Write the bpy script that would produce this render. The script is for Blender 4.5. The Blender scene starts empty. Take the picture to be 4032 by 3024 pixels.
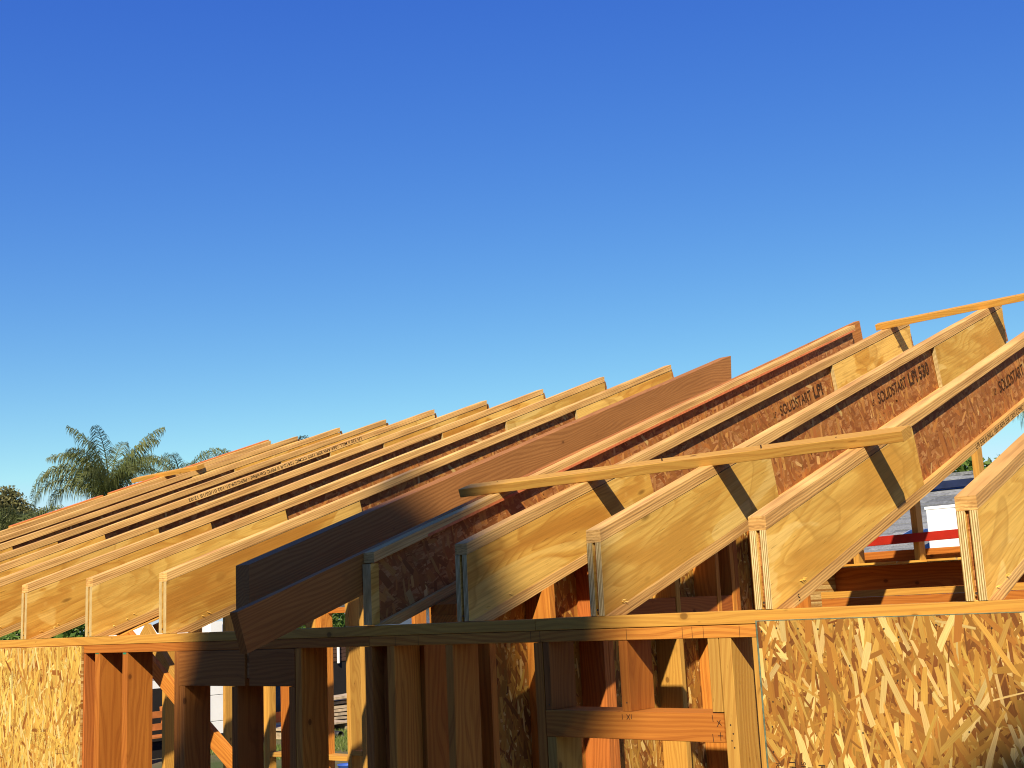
import bpy, math, random
from mathutils import Matrix, Vector
R_ = math.radians
scn = bpy.context.scene
col = scn.collection

# ------------------------------------------------------------------ camera
# world: X along the front wall, Y into the building, Z up; Z = 0 is the top of the front wall's plates
cam_d = bpy.data.cameras.new('camera'); cam = bpy.data.objects.new('camera', cam_d); col.objects.link(cam)
rt = Vector((0.762891, 0.64488, -0.046131)); up = Vector((0.151932, -0.109466, 0.98231)); fw = Vector((-0.628422, 0.756404, 0.181489))
mc = Matrix((rt, up, -fw)).transposed().to_4x4(); mc.translation = Vector((6.081629, -3.269964, 0.036251))
cam.matrix_world = mc
cam_d.sensor_width = 36.0; cam_d.lens = 36.0 * 4808.41 / 4032.0
cam_d.clip_start = 0.05; cam_d.clip_end = 2000
scn.camera = cam
try: scn.cycles.filter_width = 1.1
except Exception: pass
scn.render.resolution_x = 1024; scn.render.resolution_y = 768

# ------------------------------------------------------------------ sky, sun, exposure
SUN = Vector((0.60, -1.0, 0.865)).normalized()            # direction towards the sun
elev = math.asin(SUN.z); azim = math.atan2(SUN.x, SUN.y)
w = bpy.data.worlds.new('World'); scn.world = w; w.use_nodes = True
nt = w.node_tree; bg = nt.nodes['Background']
sky = nt.nodes.new('ShaderNodeTexSky'); sky.sky_type = 'NISHITA'; sky.sun_disc = False
sky.sun_elevation = elev; sky.sun_rotation = azim
sky.altitude = 50; sky.air_density = 1.0; sky.dust_density = 0.1; sky.ozone_density = 4.0
hs = nt.nodes.new('ShaderNodeHueSaturation'); hs.inputs['Saturation'].default_value = 1.2      # the camera's vivid colour, over the whole sky alike
tn = nt.nodes.new('ShaderNodeMix'); tn.data_type = 'RGBA'; tn.blend_type = 'MULTIPLY'; tn.inputs[0].default_value = 1.0; tn.inputs[7].default_value = (.93, 1.03, 1.32, 1)
nt.links.new(sky.outputs['Color'], hs.inputs['Color']); nt.links.new(hs.outputs['Color'], tn.inputs[6])
def wm(op, a, b):
    o = nt.nodes.new('ShaderNodeMath'); o.operation = op
    for i, v in ((0, a), (1, b)):
        if isinstance(v, (int, float)): o.inputs[i].default_value = v
        else: nt.links.new(v, o.inputs[i])
    return o.outputs[0]
se = nt.nodes.new('ShaderNodeSeparateColor'); nt.links.new(tn.outputs[2], se.inputs[0]); cb_ = nt.nodes.new('ShaderNodeCombineColor')
cb2 = wm('MULTIPLY', wm('POWER', se.outputs[2], .50), 2.85)
cr2 = wm('MINIMUM', wm('MULTIPLY', wm('POWER', se.outputs[0], 1.24), 1.18), wm('MULTIPLY', cb2, .72)); cg2 = wm('MINIMUM', wm('MULTIPLY', wm('POWER', se.outputs[1], 1.25), .90), wm('MULTIPLY', cb2, .88))
for i_, c_ in enumerate((cr2, cg2, cb2)): nt.links.new(c_, cb_.inputs[i_])
nt.links.new(cb_.outputs[0], bg.inputs['Color']); bg.inputs['Strength'].default_value = 0.060
sd = bpy.data.lights.new('sun', 'SUN'); sd.energy = 5.0; sd.angle = R_(0.53); sd.color = (1.0, 0.86, 0.62)
so = bpy.data.objects.new('sun', sd); col.objects.link(so); so.rotation_euler = SUN.to_track_quat('Z', 'Y').to_euler()
so.location = (20, -30, 30)
vs = scn.view_settings; vs.view_transform = 'Standard'; vs.look = 'None'; vs.exposure = 0.75; vs.gamma = 1.0; vs.use_curve_mapping = False

# ------------------------------------------------------------------ helpers
G = -2.45                                                  # ground level
WM = {}                                                    # world matrices, by object
def link(o, M, parent=None):
    col.objects.link(o); WM[o] = M.copy()
    if parent is not None:
        o.parent = parent; o.matrix_parent_inverse = WM[parent].inverted()
    o.matrix_basis = M
    return o
def tag(o, label=None, cat=None, group=None, kind=None):
    if label: o['label'] = label
    if cat: o['category'] = cat
    if group: o['group'] = group
    if kind: o['kind'] = kind
    return o
def thing(name, label, cat, loc=(0, 0, 0), group=None):
    return tag(link(bpy.data.objects.new(name, None), Matrix.Translation(loc)), label, cat, group)
def mobj(name, verts, faces, mat, parent=None, M=None, smooth=False):
    me = bpy.data.meshes.new(name); me.from_pydata([tuple(v) for v in verts], [], faces); me.update()
    if mat: me.materials.append(mat)
    if smooth:
        for p in me.polygons: p.use_smooth = True
    return link(bpy.data.objects.new(name, me), M or Matrix.Identity(4), parent)
def inst(name, me, M, parent=None):
    return link(bpy.data.objects.new(name, me), M, parent)
def box_vf(x0, x1, wy, hz, c=0.0025, s0=0.0, s1=0.0, wob=0.0, rnd=None):
    """chamfered stick along x, centred on y and z; s0, s1 shear the end cuts (dx per z)"""
    a, b = wy / 2, hz / 2; c = min(c, a * .4, b * .4)
    ring = [(-a + c, -b), (a - c, -b), (a, -b + c), (a, b - c), (a - c, b), (-a + c, b), (-a, b - c), (-a, -b + c)]
    n = 1 if wob == 0 else max(2, int((x1 - x0) / .5))
    v = []; f = []
    for i in range(n + 1):
        t = i / n; dy = dz = 0
        if wob and rnd and 0 < i < n: dy = rnd.uniform(-wob, wob); dz = rnd.uniform(-wob, wob)
        for (y, z) in ring:
            v.append((x0 + (x1 - x0) * t + (s0 * (1 - t) + s1 * t) * z, y + dy, z + dz))
    for i in range(n):
        for k in range(8):
            f.append((i * 8 + k, i * 8 + (k + 1) % 8, (i + 1) * 8 + (k + 1) % 8, (i + 1) * 8 + k))
    f.append(tuple(range(7, -1, -1))); f.append(tuple(n * 8 + k for k in range(8)))
    return v, f
def frame(p0, p1, upv=(0, 0, 1)):
    p0 = Vector(p0); p1 = Vector(p1); ex = (p1 - p0).normalized(); u = Vector(upv)
    ey = u.cross(ex).normalized(); ez = ex.cross(ey)
    M = Matrix((ex, ey, ez)).transposed().to_4x4(); M.translation = p0
    return M, (p1 - p0).length
def board(name, p0, p1, wy, hz, mat, parent=None, upv=(0, 0, 1), s0=0, s1=0, c=.0014, wob=0, seed=1):
    """a straight stick from p0 to p1 (end centres); hz is measured along upv, wy across"""
    M, L = frame(p0, p1, upv)
    v, f = box_vf(0, L, wy, hz, c, s0, s1, wob, random.Random(seed))
    return mobj(name, v, f, mat, parent, M)
def bx(name, x0, x1, y0, y1, z0, z1, mat, parent=None, axis='x', c=.0014):
    """axis aligned piece, grain along axis"""
    X, Y, Z = (x0 + x1) / 2, (y0 + y1) / 2, (z0 + z1) / 2
    if axis == 'x': return board(name, (x0, Y, Z), (x1, Y, Z), y1 - y0, z1 - z0, mat, parent, c=c)
    if axis == 'y': return board(name, (X, y0, Z), (X, y1, Z), x1 - x0, z1 - z0, mat, parent, c=c)
    return board(name, (X, Y, z0), (X, Y, z1), x1 - x0, y1 - y0, mat, parent, upv=(0, 1, 0), c=c)
TH = math.atan(0.343524); T = 0.343524; CT = math.cos(TH); ST = math.sin(TH)
def slope_M(x): 
    M = Matrix(((0, -1, 0), (CT, 0, -ST), (ST, 0, CT))).to_4x4(); M.translation = Vector((x, 0, 0)); return M
def slab(name, prof, x0, x1, mat, parent):
    """a plate cut to the profile [(Y, Z)..], between x0 and x1, its local x along the roof slope"""
    n = len(prof); M = slope_M(x1)
    P = [(y * CT + z * ST, -y * ST + z * CT) for y, z in prof]
    v = [(a, 0, b) for a, b in P] + [(a, x1 - x0, b) for a, b in P]
    f = [tuple(range(n)), tuple(range(2 * n - 1, n - 1, -1))] + [((i + 1) % n, i, n + i, n + (i + 1) % n) for i in range(n)]
    return mobj(name, v, f, mat, parent, M)

# ------------------------------------------------------------------ materials
class NT:
    def __init__(s, name, rough=.7, spec=.25):
        s.m = bpy.data.materials.new(name); s.m.use_nodes = True; s.t = s.m.node_tree; s.b = s.t.nodes['Principled BSDF']
        s.b.inputs['Roughness'].default_value = rough; s.b.inputs['Specular IOR Level'].default_value = spec
    def n(s, typ, **k):
        o = s.t.nodes.new('ShaderNode' + typ)
        for a, b in k.items(): setattr(o, a, b)
        return o
    def l(s, a, b): s.t.links.new(a, b)
    def coord(s, scale=(1, 1, 1), rnd=True, kind='Object', rot=(0, 0, 0)):
        tc = s.n('TexCoord'); src = tc.outputs[kind]
        if rnd:
            oi = s.n('ObjectInfo'); mu = s.n('VectorMath', operation='SCALE'); cb = s.n('CombineXYZ')
            cb.inputs[0].default_value = 37.0; cb.inputs[1].default_value = 0.0; cb.inputs[2].default_value = 0.0
            s.l(cb.outputs[0], mu.inputs[0]); s.l(oi.outputs['Random'], mu.inputs['Scale'])
            ad = s.n('VectorMath', operation='ADD'); s.l(src, ad.inputs[0]); s.l(mu.outputs[0], ad.inputs[1]); src = ad.outputs[0]
        mp = s.n('Mapping'); mp.inputs['Scale'].default_value = scale; mp.inputs['Rotation'].default_value = rot
        s.l(src, mp.inputs['Vector']); return mp.outputs[0]
    def noise(s, vec, scale=1, detail=3, rough=.55, dist=0):
        o = s.n('TexNoise'); o.inputs['Scale'].default_value = scale; o.inputs['Detail'].default_value = detail
        o.inputs['Roughness'].default_value = rough; o.inputs['Distortion'].default_value = dist; s.l(vec, o.inputs['Vector']); return o.outputs['Fac']
    def ramp(s, fac, stops):
        o = s.n('ValToRGB'); e = o.color_ramp.elements
        while len(e) < len(stops): e.new(.5)
        for i, (p, c) in enumerate(stops):
            e[i].position = p; e[i].color = (c, c, c, 1) if isinstance(c, (int, float)) else (*c, 1)
        s.l(fac, o.inputs['Fac']); return o.outputs['Color']
    def mix(s, fac, a, b, mode='MIX'):
        o = s.n('Mix', data_type='RGBA', blend_type=mode)
        for v, i in ((fac, 0), (a, 6), (b, 7)):
            if isinstance(v, (int, float)): o.inputs[i].default_value = v if i == 0 else (v, v, v, 1)
            elif isinstance(v, tuple): o.inputs[i].default_value = (*v, 1)
            else: s.l(v, o.inputs[i])
        return o.outputs[2]
    def math(s, op, a, b=0.0):
        o = s.n('Math', operation=op)
        for v, i in ((a, 0), (b, 1)):
            if isinstance(v, (int, float)): o.inputs[i].default_value = v
            else: s.l(v, o.inputs[i])
        return o.outputs[0]
    def wave(s, vec, scale, dist=0, kind='BANDS', dirn='Z', detail=2, dscale=1):
        o = s.n('TexWave', wave_type=kind); 
        if kind == 'BANDS': o.bands_direction = dirn
        else: o.rings_direction = dirn
        o.inputs['Scale'].default_value = scale; o.inputs['Distortion'].default_value = dist; o.inputs['Detail'].default_value = detail
        o.inputs['Detail Scale'].default_value = dscale; s.l(vec, o.inputs['Vector']); return o.outputs['Fac']
    def done(s, colr, bump=None, dist=.001):
        if isinstance(colr, tuple): s.b.inputs['Base Color'].default_value = (*colr, 1)
        else: s.l(colr, s.b.inputs['Base Color'])
        if bump is not None:
            o = s.n('Bump'); o.inputs['Distance'].default_value = dist; o.inputs['Strength'].default_value = .6
            s.l(bump, o.inputs['Height']); s.l(o.outputs[0], s.b.inputs['Normal'])
        return s.m

def lumber(name, light, dark, tone=.35, alt=None, rough=.75):
    s = NT(name, rough, .2)
    # growth rings about a pith lying outside the piece, bent slowly along its length
    v = s.coord((.55, 1, 1))
    nz = s.noise(s.coord((.9, 5, 5)), 1, 2)
    off = s.n('VectorMath', operation='ADD'); s.l(v, off.inputs[0])
    sc = s.n('Vector' + 'Math', operation='SCALE'); cb = s.n('CombineXYZ'); s.l(nz, cb.inputs[1]); s.l(nz, cb.inputs[2])
    s.l(cb.outputs[0], sc.inputs[0]); sc.inputs['Scale'].default_value = .15; s.l(sc.outputs[0], off.inputs[1])
    mp = s.n('Mapping'); mp.inputs['Location'].default_value = (0, 1.5, 2.1); mp.inputs['Scale'].default_value = (0.0, 19, 19); s.l(off.outputs[0], mp.inputs['Vector'])
    ring = s.wave(mp.outputs[0], 1.0, 1.2, 'RINGS', 'X', 2, .6)
    ring = s.ramp(ring, [(.0, 0), (.55, .25), (.9, 1), (1, .6)])
    fine = s.noise(s.coord((6, 260, 260)), 1, 3)
    big = s.noise(s.coord((.8, 3, 3)), 1, 3)
    oi = s.n('ObjectInfo')
    a = alt or light
    base = s.mix(s.ramp(oi.outputs['Random'], [(.25, 0), (.75, 1)]), light, a)
    c = s.mix(s.math('MULTIPLY', ring, .55), base, dark)
    c = s.mix(s.math('MULTIPLY', s.ramp(fine, [(.35, 0), (.75, 1)]), .45), c, dark)
    c = s.mix(s.ramp(big, [(.35, 0), (.75, tone)]), c, dark)
    # knots
    vo = s.n('TexVoronoi'); vo.inputs['Scale'].default_value = 1.0; s.l(s.coord((5.5, 7.5, 7.5)), vo.inputs['Vector'])
    kn = s.ramp(vo.outputs['Distance'], [(.05, 1), (.075, .85), (.085, .25), (.15, 0)])
    sk = s.n('SeparateColor'); s.l(vo.outputs['Color'], sk.inputs[0])
    kn = s.math('MULTIPLY', kn, s.math('LESS_THAN', sk.outputs[0], .4))
    c = s.mix(s.math('MULTIPLY', kn, .8), c, tuple(x * .4 for x in dark))
    rv = s.math('MULTIPLY_ADD', oi.outputs['Random'], .3); rv.node.inputs[2].default_value = .82
    cm = s.n('CombineColor'); [s.l(rv, cm.inputs[i]) for i in range(3)]
    c = s.mix(1.0, c, cm.outputs[0], 'MULTIPLY')
    # small dark dents and handling marks
    dn = s.noise(s.coord((14, 55, 55)), 1, 2)
    c = s.mix(s.ramp(dn, [(.70, 0), (.78, .55)]), c, tuple(x * .3 for x in dark))
    return s.done(c, s.math('ADD', fine, s.math('MULTIPLY', ring, .4)), .0006)

M_fir = lumber('douglas_fir', (.52, .185, .028), (.27, .07, .009), .4, (.60, .255, .042))
M_pine = lumber('pine_lumber', (.57, .33, .072), (.34, .145, .024), .3, (.53, .28, .05))
M_red = lumber('red_fir', (.45, .13, .024), (.21, .05, .009), .45, (.50, .165, .034))
M_beam = lumber('brown_fir_beam', (.46, .20, .058), (.21, .075, .019), .5)
M_grey = lumber('weathered_fir', (.40, .145, .030), (.19, .058, .011), .45, (.44, .17, .036))

def plywood(name, a, b, pale):
    s = NT(name, .8, .15)
    nz = s.noise(s.coord((.75, .3, 4.6)), 1, 2, .45, .4)
    wv = s.math('FRACT', s.math('MULTIPLY', nz, 15))
    wv = s.ramp(wv, [(.0, .15), (.55, .3), (.86, 1), (.93, .9), (1, .15)])
    bl = s.noise(s.coord((1.1, 1, 4.0)), 1, 3, .5, .8)
    c = s.mix(s.math('MULTIPLY', wv, .75), a, b)
    c = s.mix(s.ramp(bl, [(.38, .95), (.45, .45), (.47, .1), (.6, 0)]), c, b)
    c = s.mix(s.ramp(bl, [(.55, 0), (.565, .75), (.8, .85)]), c, pale)
    fn = s.noise(s.coord((2.5, 40, 110)), 1, 4)
    c = s.mix(s.ramp(fn, [(.42, 0), (.75, .55)]), c, tuple(x * .62 for x in b))
    ck = s.noise(s.coord((9, 30, 170)), 1, 2)                           # fine face checks along the grain
    c = s.mix(s.ramp(ck, [(.66, 0), (.74, .75)]), c, tuple(x * .4 for x in b))
    st = s.noise(s.coord((3, 3, 9)), 1, 2)
    c = s.mix(s.ramp(st, [(.62, 0), (.72, .3)]), c, tuple(x * .45 for x in b))
    vo = s.n('TexVoronoi'); vo.inputs['Scale'].default_value = 1.0; s.l(s.coord((3.0, 9, 9)), vo.inputs['Vector']); sk = s.n('SeparateColor'); s.l(vo.outputs['Color'], sk.inputs[0])
    kn = s.math('MULTIPLY', s.ramp(vo.outputs['Distance'], [(.03, 1), (.07, .7), (.12, 0)]), s.math('LESS_THAN', sk.outputs[0], .35)); c = s.mix(s.math('MULTIPLY', kn, .8), c, tuple(x * .3 for x in b))
    ws = s.noise(s.coord((2.2, 2, 3.2)), 1, 2, .4); c = s.mix(s.ramp(ws, [(.60, 0), (.615, .5), (.64, .22), (.9, .22)]), c, tuple(x * .72 for x in b))
    oi = s.n('ObjectInfo'); rv = s.math('MULTIPLY_ADD', oi.outputs['Random'], .26); rv.node.inputs[2].default_value = .84
    cm = s.n('CombineColor'); [s.l(rv, cm.inputs[i]) for i in range(3)]
    c = s.mix(1.0, c, cm.outputs[0], 'MULTIPLY')
    # plies show as stripes across the thickness (local y)
    pl = s.wave(s.coord((.02, 1, .02), rnd=False), 52, .6, 'BANDS', 'Y', 1, .3)
    pn = s.noise(s.coord((2, 500, 30)), 1, 3)
    geo = s.n('NewGeometry'); vt = s.n('VectorTransform', vector_type='NORMAL', convert_from='WORLD', convert_to='OBJECT'); s.l(geo.outputs['True Normal'], vt.inputs[0])
    sp = s.n('SeparateXYZ'); s.l(vt.outputs[0], sp.inputs[0]); ed = s.math('LESS_THAN', s.math('ABSOLUTE', sp.outputs[1]), .5)
    edge = s.mix(s.ramp(pl, [(.2, 0), (.8, 1)]), (.80, .64, .33), (.30, .18, .055))
    edge = s.mix(s.ramp(pn, [(.4, 0), (.7, .7)]), edge, (.22, .14, .045))
    c = s.mix(ed, c, edge)
    return s.done(c, s.math('ADD', ck, s.math('MULTIPLY', fn, .5)), .0008)
M_ply = plywood('plywood_face', (.70, .395, .075), (.47, .205, .030), (.78, .50, .13))
M_ply2 = plywood('plywood_face_pale', (.75, .475, .11), (.55, .285, .050), (.82, .57, .18))

def lvl(name, a, b, dark):
    s = NT(name, .75, .2)
    st = s.wave(s.coord((.25, 1, 1)), 34, 5.0, 'BANDS', 'Z', 3, .5)
    n1 = s.noise(s.coord((1.2, 40, 130)), 1, 4); n2 = s.noise(s.coord((2.2, 9, 30)), 1, 3)
    c = s.mix(s.ramp(st, [(.2, 0), (.8, .42)]), a, b)
    c = s.mix(s.ramp(n2, [(.4, 0), (.65, .6)]), c, tuple((x + y) / 2 for x, y in zip(b, dark)))
    c = s.mix(s.ramp(n1, [(.5, 0), (.72, .75)]), c, dark)
    oi = s.n('ObjectInfo'); rv = s.math('MULTIPLY_ADD', oi.outputs['Random'], .28); rv.node.inputs[2].default_value = .85
    cm = s.n('CombineColor'); [s.l(rv, cm.inputs[i]) for i in range(3)]
    c = s.mix(1.0, c, cm.outputs[0], 'MULTIPLY')
    return s.done(c, s.math('ADD', n1, st), .0007)
M_lvl = lvl('laminated_veneer', (.70, .425, .145), (.49, .24, .065), (.16, .06, .015))

def strandmat(name, base, rough=.75):
    s = NT(name, rough, .3)
    at = s.n('Attribute', attribute_name='Col'); uv = s.n('UVMap'); mp = s.n('Mapping'); mp.inputs['Scale'].default_value = (14, 420, 1); s.l(uv.outputs[0], mp.inputs['Vector'])
    gr = s.noise(mp.outputs[0], 1, 3)
    c = s.mix(s.math('MULTIPLY', s.ramp(gr, [(.35, 0), (.75, 1)]), .45), at.outputs['Color'], base)
    return s.done(c, gr, .0004)
M_strand = strandmat('osb_strands', (.24, .105, .022)); M_wstrand = strandmat('web_strands', (.24, .075, .014))
def osb(name, a, b, pale):
    s = NT(name, .8, .2); c = a
    for k, (ang, sx, sz) in enumerate(((.2, 14, 55), (1.2, 12, 48), (-.5, 16, 60), (1.9, 18, 70))):
        vo = s.n('TexVoronoi', distance='CHEBYCHEV'); s.l(s.coord((sx, 1, sz), True, 'Object', (0, ang, 0)), vo.inputs['Vector']); vo.inputs['Scale'].default_value = 1
        sp = s.n('SeparateColor'); s.l(vo.outputs['Color'], sp.inputs[0])
        cc = s.ramp(sp.outputs[0], [(0, b), (.45, a), (.8, pale), (1, tuple(x * .8 for x in a))])
        c = s.mix(1.0 if k == 0 else s.math('GREATER_THAN', sp.outputs[1], .55), c, cc)
    fn = s.noise(s.coord((40, 40, 200)), 1, 3)
    c = s.mix(s.ramp(fn, [(.4, 0), (.8, .5)]), c, tuple(x * .5 for x in b))
    return s.done(c, fn, .0006)
M_osb = osb('osb_panel', (.46, .25, .07), (.28, .11, .02), (.68, .47, .19))
M_web = osb('osb_web', (.36, .135, .036), (.22, .07, .016), (.50, .24, .085))

def plain(name, c, var=.25, scale=12, rough=.7, spec=.3, metal=0):
    s = NT(name, rough, spec); s.b.inputs['Metallic'].default_value = metal
    n = s.noise(s.coord((1, 1, 1)), scale, 4)
    return s.done(s.mix(s.ramp(n, [(.3, 0), (.75, 1)]), tuple(x * (1 - var) for x in c), tuple(min(1, x * (1 + var)) for x in c)), n, .002)
M_ink = plain('black_ink', (.035, .022, .016), .3, 60, .9, .1)
def brokenink():
    s = NT('worn_ink', .9, .1); n = s.noise(s.coord((1, 1, 1), False), 90, 3)
    return s.done(s.mix(s.ramp(n, [(.54, 0), (.63, 1)]), (.045, .022, .012), (.24, .085, .022)))
M_inkw = brokenink()
M_inkdim = plain('faded_ink', (.07, .035, .018), .3, 60, .9, .1)
M_orange = plain('orange_paint', (.58, .17, .06), .3, 40, .8, .2)
M_redp = plain('red_paint', (.33, .013, .004), .15, 15, .5, .4)
M_green = plain('green_marker', (.02, .22, .12), .2, 30)
M_teal = plain('teal_edge_paint', (.12, .16, .11), .4, 60, .85)
M_nail = plain('nail_steel', (.10, .065, .04), .3, 80, .5, .5, .6)
M_white = plain('white_siding', (.78, .79, .80), .05, 3, .6)
M_whitetrim = plain('white_trim', (.80, .80, .78), .05, 3, .6)
M_door = plain('orange_door', (.62, .12, .015), .1, 6, .5)
M_glass = plain('dark_glass', (.03, .035, .04), .2, 2, .08, .6)
M_brownwall = plain('brown_siding', (.07, .035, .022), .3, 8, .8)
M_dark = plain('near_black', (.012, .010, .010), .2, 4, .9)
M_shingle = plain('grey_shingle', (.17, .18, .19), .45, 30, .95, .1)
M_roofdark = plain('roof_felt', (.07, .075, .08), .3, 20, .95, .1)
M_solar = plain('solar_cell', (.010, .012, .03), .2, 6, .15, .6)
M_frame = plain('panel_frame', (.65, .66, .68), .1, 6, .35, .5, .6)
M_tarp = plain('blue_tarp', (.012, .02, .06), .3, 6, .5)
M_stucco = plain('white_stucco', (.85, .85, .86), .04, 8, .8)
M_oldwood = plain('weathered_boards', (.42, .33, .23), .35, 10, .85)
M_pipe = plain('black_plastic', (.02, .02, .022), .2, 8, .4)
M_blue = plain('blue_plastic', (.04, .10, .42), .15, 6, .4)
M_bark = plain('bark', (.16, .12, .085), .4, 14, .95)
M_palmtrunk = plain('palm_trunk', (.25, .21, .17), .3, 9, .95)
def leafm(name, a, b):
    s = NT(name, .55, .3)
    n = s.noise(s.coord((1, 1, 1), False), 1.3, 3); g = s.n('NewGeometry')
    c = s.mix(s.ramp(n, [(.3, 0), (.7, 1)]), a, b)
    r = s.ramp(g.outputs['Random Per Island'], [(0, .65), (1, 1.3)]); c = s.mix(1.0, c, r, 'MULTIPLY')
    tr = s.n('BsdfTranslucent'); s.l(c, tr.inputs[0]); mx = s.n('MixShader'); mx.inputs[0].default_value = .3
    out = s.t.nodes['Material Output']; s.done(c); s.l(s.b.outputs[0], mx.inputs[1]); s.l(tr.outputs[0], mx.inputs[2]); s.l(mx.outputs[0], out.inputs[0])
    return s.m
M_palm = leafm('palm_leaf', (.065, .09, .025), (.15, .165, .05))
M_leaf = leafm('broad_leaf', (.11, .115, .04), (.19, .175, .07))
M_leafg = leafm('bright_leaf', (.06, .12, .02), (.14, .22, .04))
M_leafd = leafm('dark_leaf', (.03, .055, .016), (.07, .10, .03))
M_grass = leafm('grass_blade', (.10, .16, .03), (.18, .22, .06))
def groundmat():
    s = NT('lawn_and_dirt', .95, .1)
    n1 = s.noise(s.coord((1, 1, 1), False), .25, 4); n2 = s.noise(s.coord((1, 1, 1), False), 9, 4)
    c = s.mix(s.ramp(n1, [(.42, 0), (.58, 1)]), (.15, .12, .08), (.06, .085, .025))
    c = s.mix(s.ramp(n2, [(.35, 0), (.75, .5)]), c, (.10, .09, .05))
    return s.done(c, n2, .02)
M_ground = groundmat()

# ------------------------------------------------------------------ strand sheets (real flakes, each a thin facet a hair proud of the panel)
def clip(poly, x0, x1, z0, z1):
    for ax, lim, sg in ((0, x0, 1), (0, x1, -1), (1, z0, 1), (1, z1, -1)):
        out = []
        for i in range(len(poly)):
            a, b = poly[i], poly[(i + 1) % len(poly)]; da, db = (a[ax] - lim) * sg, (b[ax] - lim) * sg
            if da >= 0: out.append(a)
            if da * db < 0:
                t = da / (da - db); out.append(tuple(a[j] + (b[j] - a[j]) * t for j in range(len(a))))
        poly = out
        if not poly: break
    return poly
def strand_mesh(name, x0, x1, z0, z1, n, ln, wd, ang, pal, seed, mat, depth=.0012, side=-1, bigf=0.0):
    rnd = random.Random(seed); V = []; F = []; C = []; U = []
    for i in range(n):
        big = i > n * (1 - bigf); L = rnd.uniform(*ln) * (1 if rnd.random() < .8 else 1.5); Wd = rnd.uniform(*wd) * (1 if rnd.random() < .75 else 1.7)
        if i < n * .5: Wd *= 1.6
        if big: L = rnd.uniform(.07, .19); Wd = rnd.uniform(.007, .021)
        a = ang[0] + rnd.gauss(0, ang[1] if rnd.random() < .8 else .8); cx = rnd.uniform(x0, x1); cz = rnd.uniform(z0, z1)
        j = lambda k: rnd.uniform(-k, k)
        P = [(-L / 2 + j(L * .06), -Wd / 2 + j(Wd * .12)), (L * j(.3), -Wd / 2 + j(Wd * .15)), (L / 2 + j(L * .06), -Wd / 2 * rnd.uniform(.3, 1)), (L / 2 + j(L * .08), Wd / 2 * rnd.uniform(.4, 1)), (L * j(.3), Wd / 2 + j(Wd * .15)), (-L / 2 + j(L * .08), Wd / 2 * rnd.uniform(.5, 1))]
        ca, sa = math.cos(a), math.sin(a); uo = rnd.random() * 50
        Q = clip([(cx + x * ca - z * sa, cz + x * sa + z * ca, x + uo, z + uo) for x, z in P], x0, x1, z0, z1)
        if len(Q) < 3: continue
        dy = side * depth * (i / n * .9 + .1 * rnd.random()); k = len(V)
        V += [(q[0], dy, q[1]) for q in Q]; U += [(q[2], q[3]) for q in Q]
        F.append(tuple(range(k, k + len(Q))) if side < 0 else tuple(range(k + len(Q) - 1, k - 1, -1)))
        r = rnd.random(); c = pal[-1][1]
        for p, cc in pal:
            if r < p: c = cc; break
        if big: c = (pal[-1][1], pal[-2][1], pal[-3][1], pal[1][1])[int(rnd.random() * 3.4)]
        m = rnd.uniform(.58, .98); c = tuple(min(.9, x * m * rnd.uniform(.95, 1.05)) for x in c); C += [(*c, 1)] * len(Q)
    me = bpy.data.meshes.new(name); me.from_pydata(V, [], F)
    ca_ = me.color_attributes.new('Col', 'FLOAT_COLOR', 'POINT'); ca_.data.foreach_set('color', [x for c in C for x in c])
    uvl = me.uv_layers.new(name='UVMap')
    uvl.data.foreach_set('uv', [x for l in me.loops for x in U[l.vertex_index]])
    me.materials.append(mat); me.update(); return me
PAL = [(.22, (.20, .062, .008)), (.48, (.38, .155, .022)), (.78, (.45, .215, .032)), (.95, (.58, .335, .065)), (1, (.78, .56, .20))]
PALB = [(.15, (.28, .09, .010)), (.36, (.50, .235, .035)), (.66, (.70, .42, .075)), (.94, (.78, .52, .11)), (1, (.86, .67, .25))]
PALW = [(.25, (.32, .10, .018)), (.62, (.43, .155, .030)), (.90, (.52, .215, .045)), (.98, (.62, .30, .075)), (1, (.74, .46, .16))]

# ------------------------------------------------------------------ ground
tag(mobj('ground', [(-600, -600, G), (600, -600, G), (600, 600, G), (-600, 600, G)], [(0, 1, 2, 3)], M_ground), kind='structure')

# ------------------------------------------------------------------ front wall
FW = thing('front_wall_frame', 'stud wall across the foreground with a double top plate and two openings', 'wall frame', (2.5, 0, G))
D = .14; PB = -.0765                                        # wall depth, underside of the double plate
bx('top_plate', -1.6, 3.416, 0, D, -.038, 0, M_pine, FW); bx('top_plate', 3.4185, 7.2, 0, D, -.0375, .0015, M_pine, FW)
bx('lower_plate', -1.6, 2.598, .001, D - .001, PB, -.0395, M_fir, FW); bx('lower_plate', 2.6, 7.2, .001, D - .001, PB, -.0395, M_fir, FW)
ZB = G + .05
bx('bottom_plate', -1.6, 7.2, 0, D, G + .01, ZB, M_fir, FW)
def stud(x0, x1, m=M_fir, z1=PB - .001, z0=ZB + .001, y0=0.0015, y1=D - .0015, p=FW, nm='stud'):
    return bx(nm, x0, x1, y0, y1, z0, z1, m, p, 'z')
stud(.570, .6105, M_red); stud(.697, .737, M_fir); stud(.930, .970, M_fir); stud(1.340, 1.378, M_grey)
stud(1.3815, 1.418, M_grey, -.2275, nm='trimmer'); stud(1.752, 1.790, M_grey, -.2275); stud(2.123, 2.161, M_grey, -.2275, nm='trimmer')
stud(2.1645, 2.202, M_fir)
HD = -.226
bx('header', 1.380, 1.842, .0, .038, HD, PB - .002, M_grey, FW); bx('header', 1.872, 2.162, .0, .038, HD, PB - .002, M_grey, FW)
bx('header_spacer', 1.838, 1.876, .012, .036, HD + .03, PB - .004, M_web, FW); bx('header', 1.380, 2.162, .1, .138, HD, PB - .002, M_grey, FW)
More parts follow.
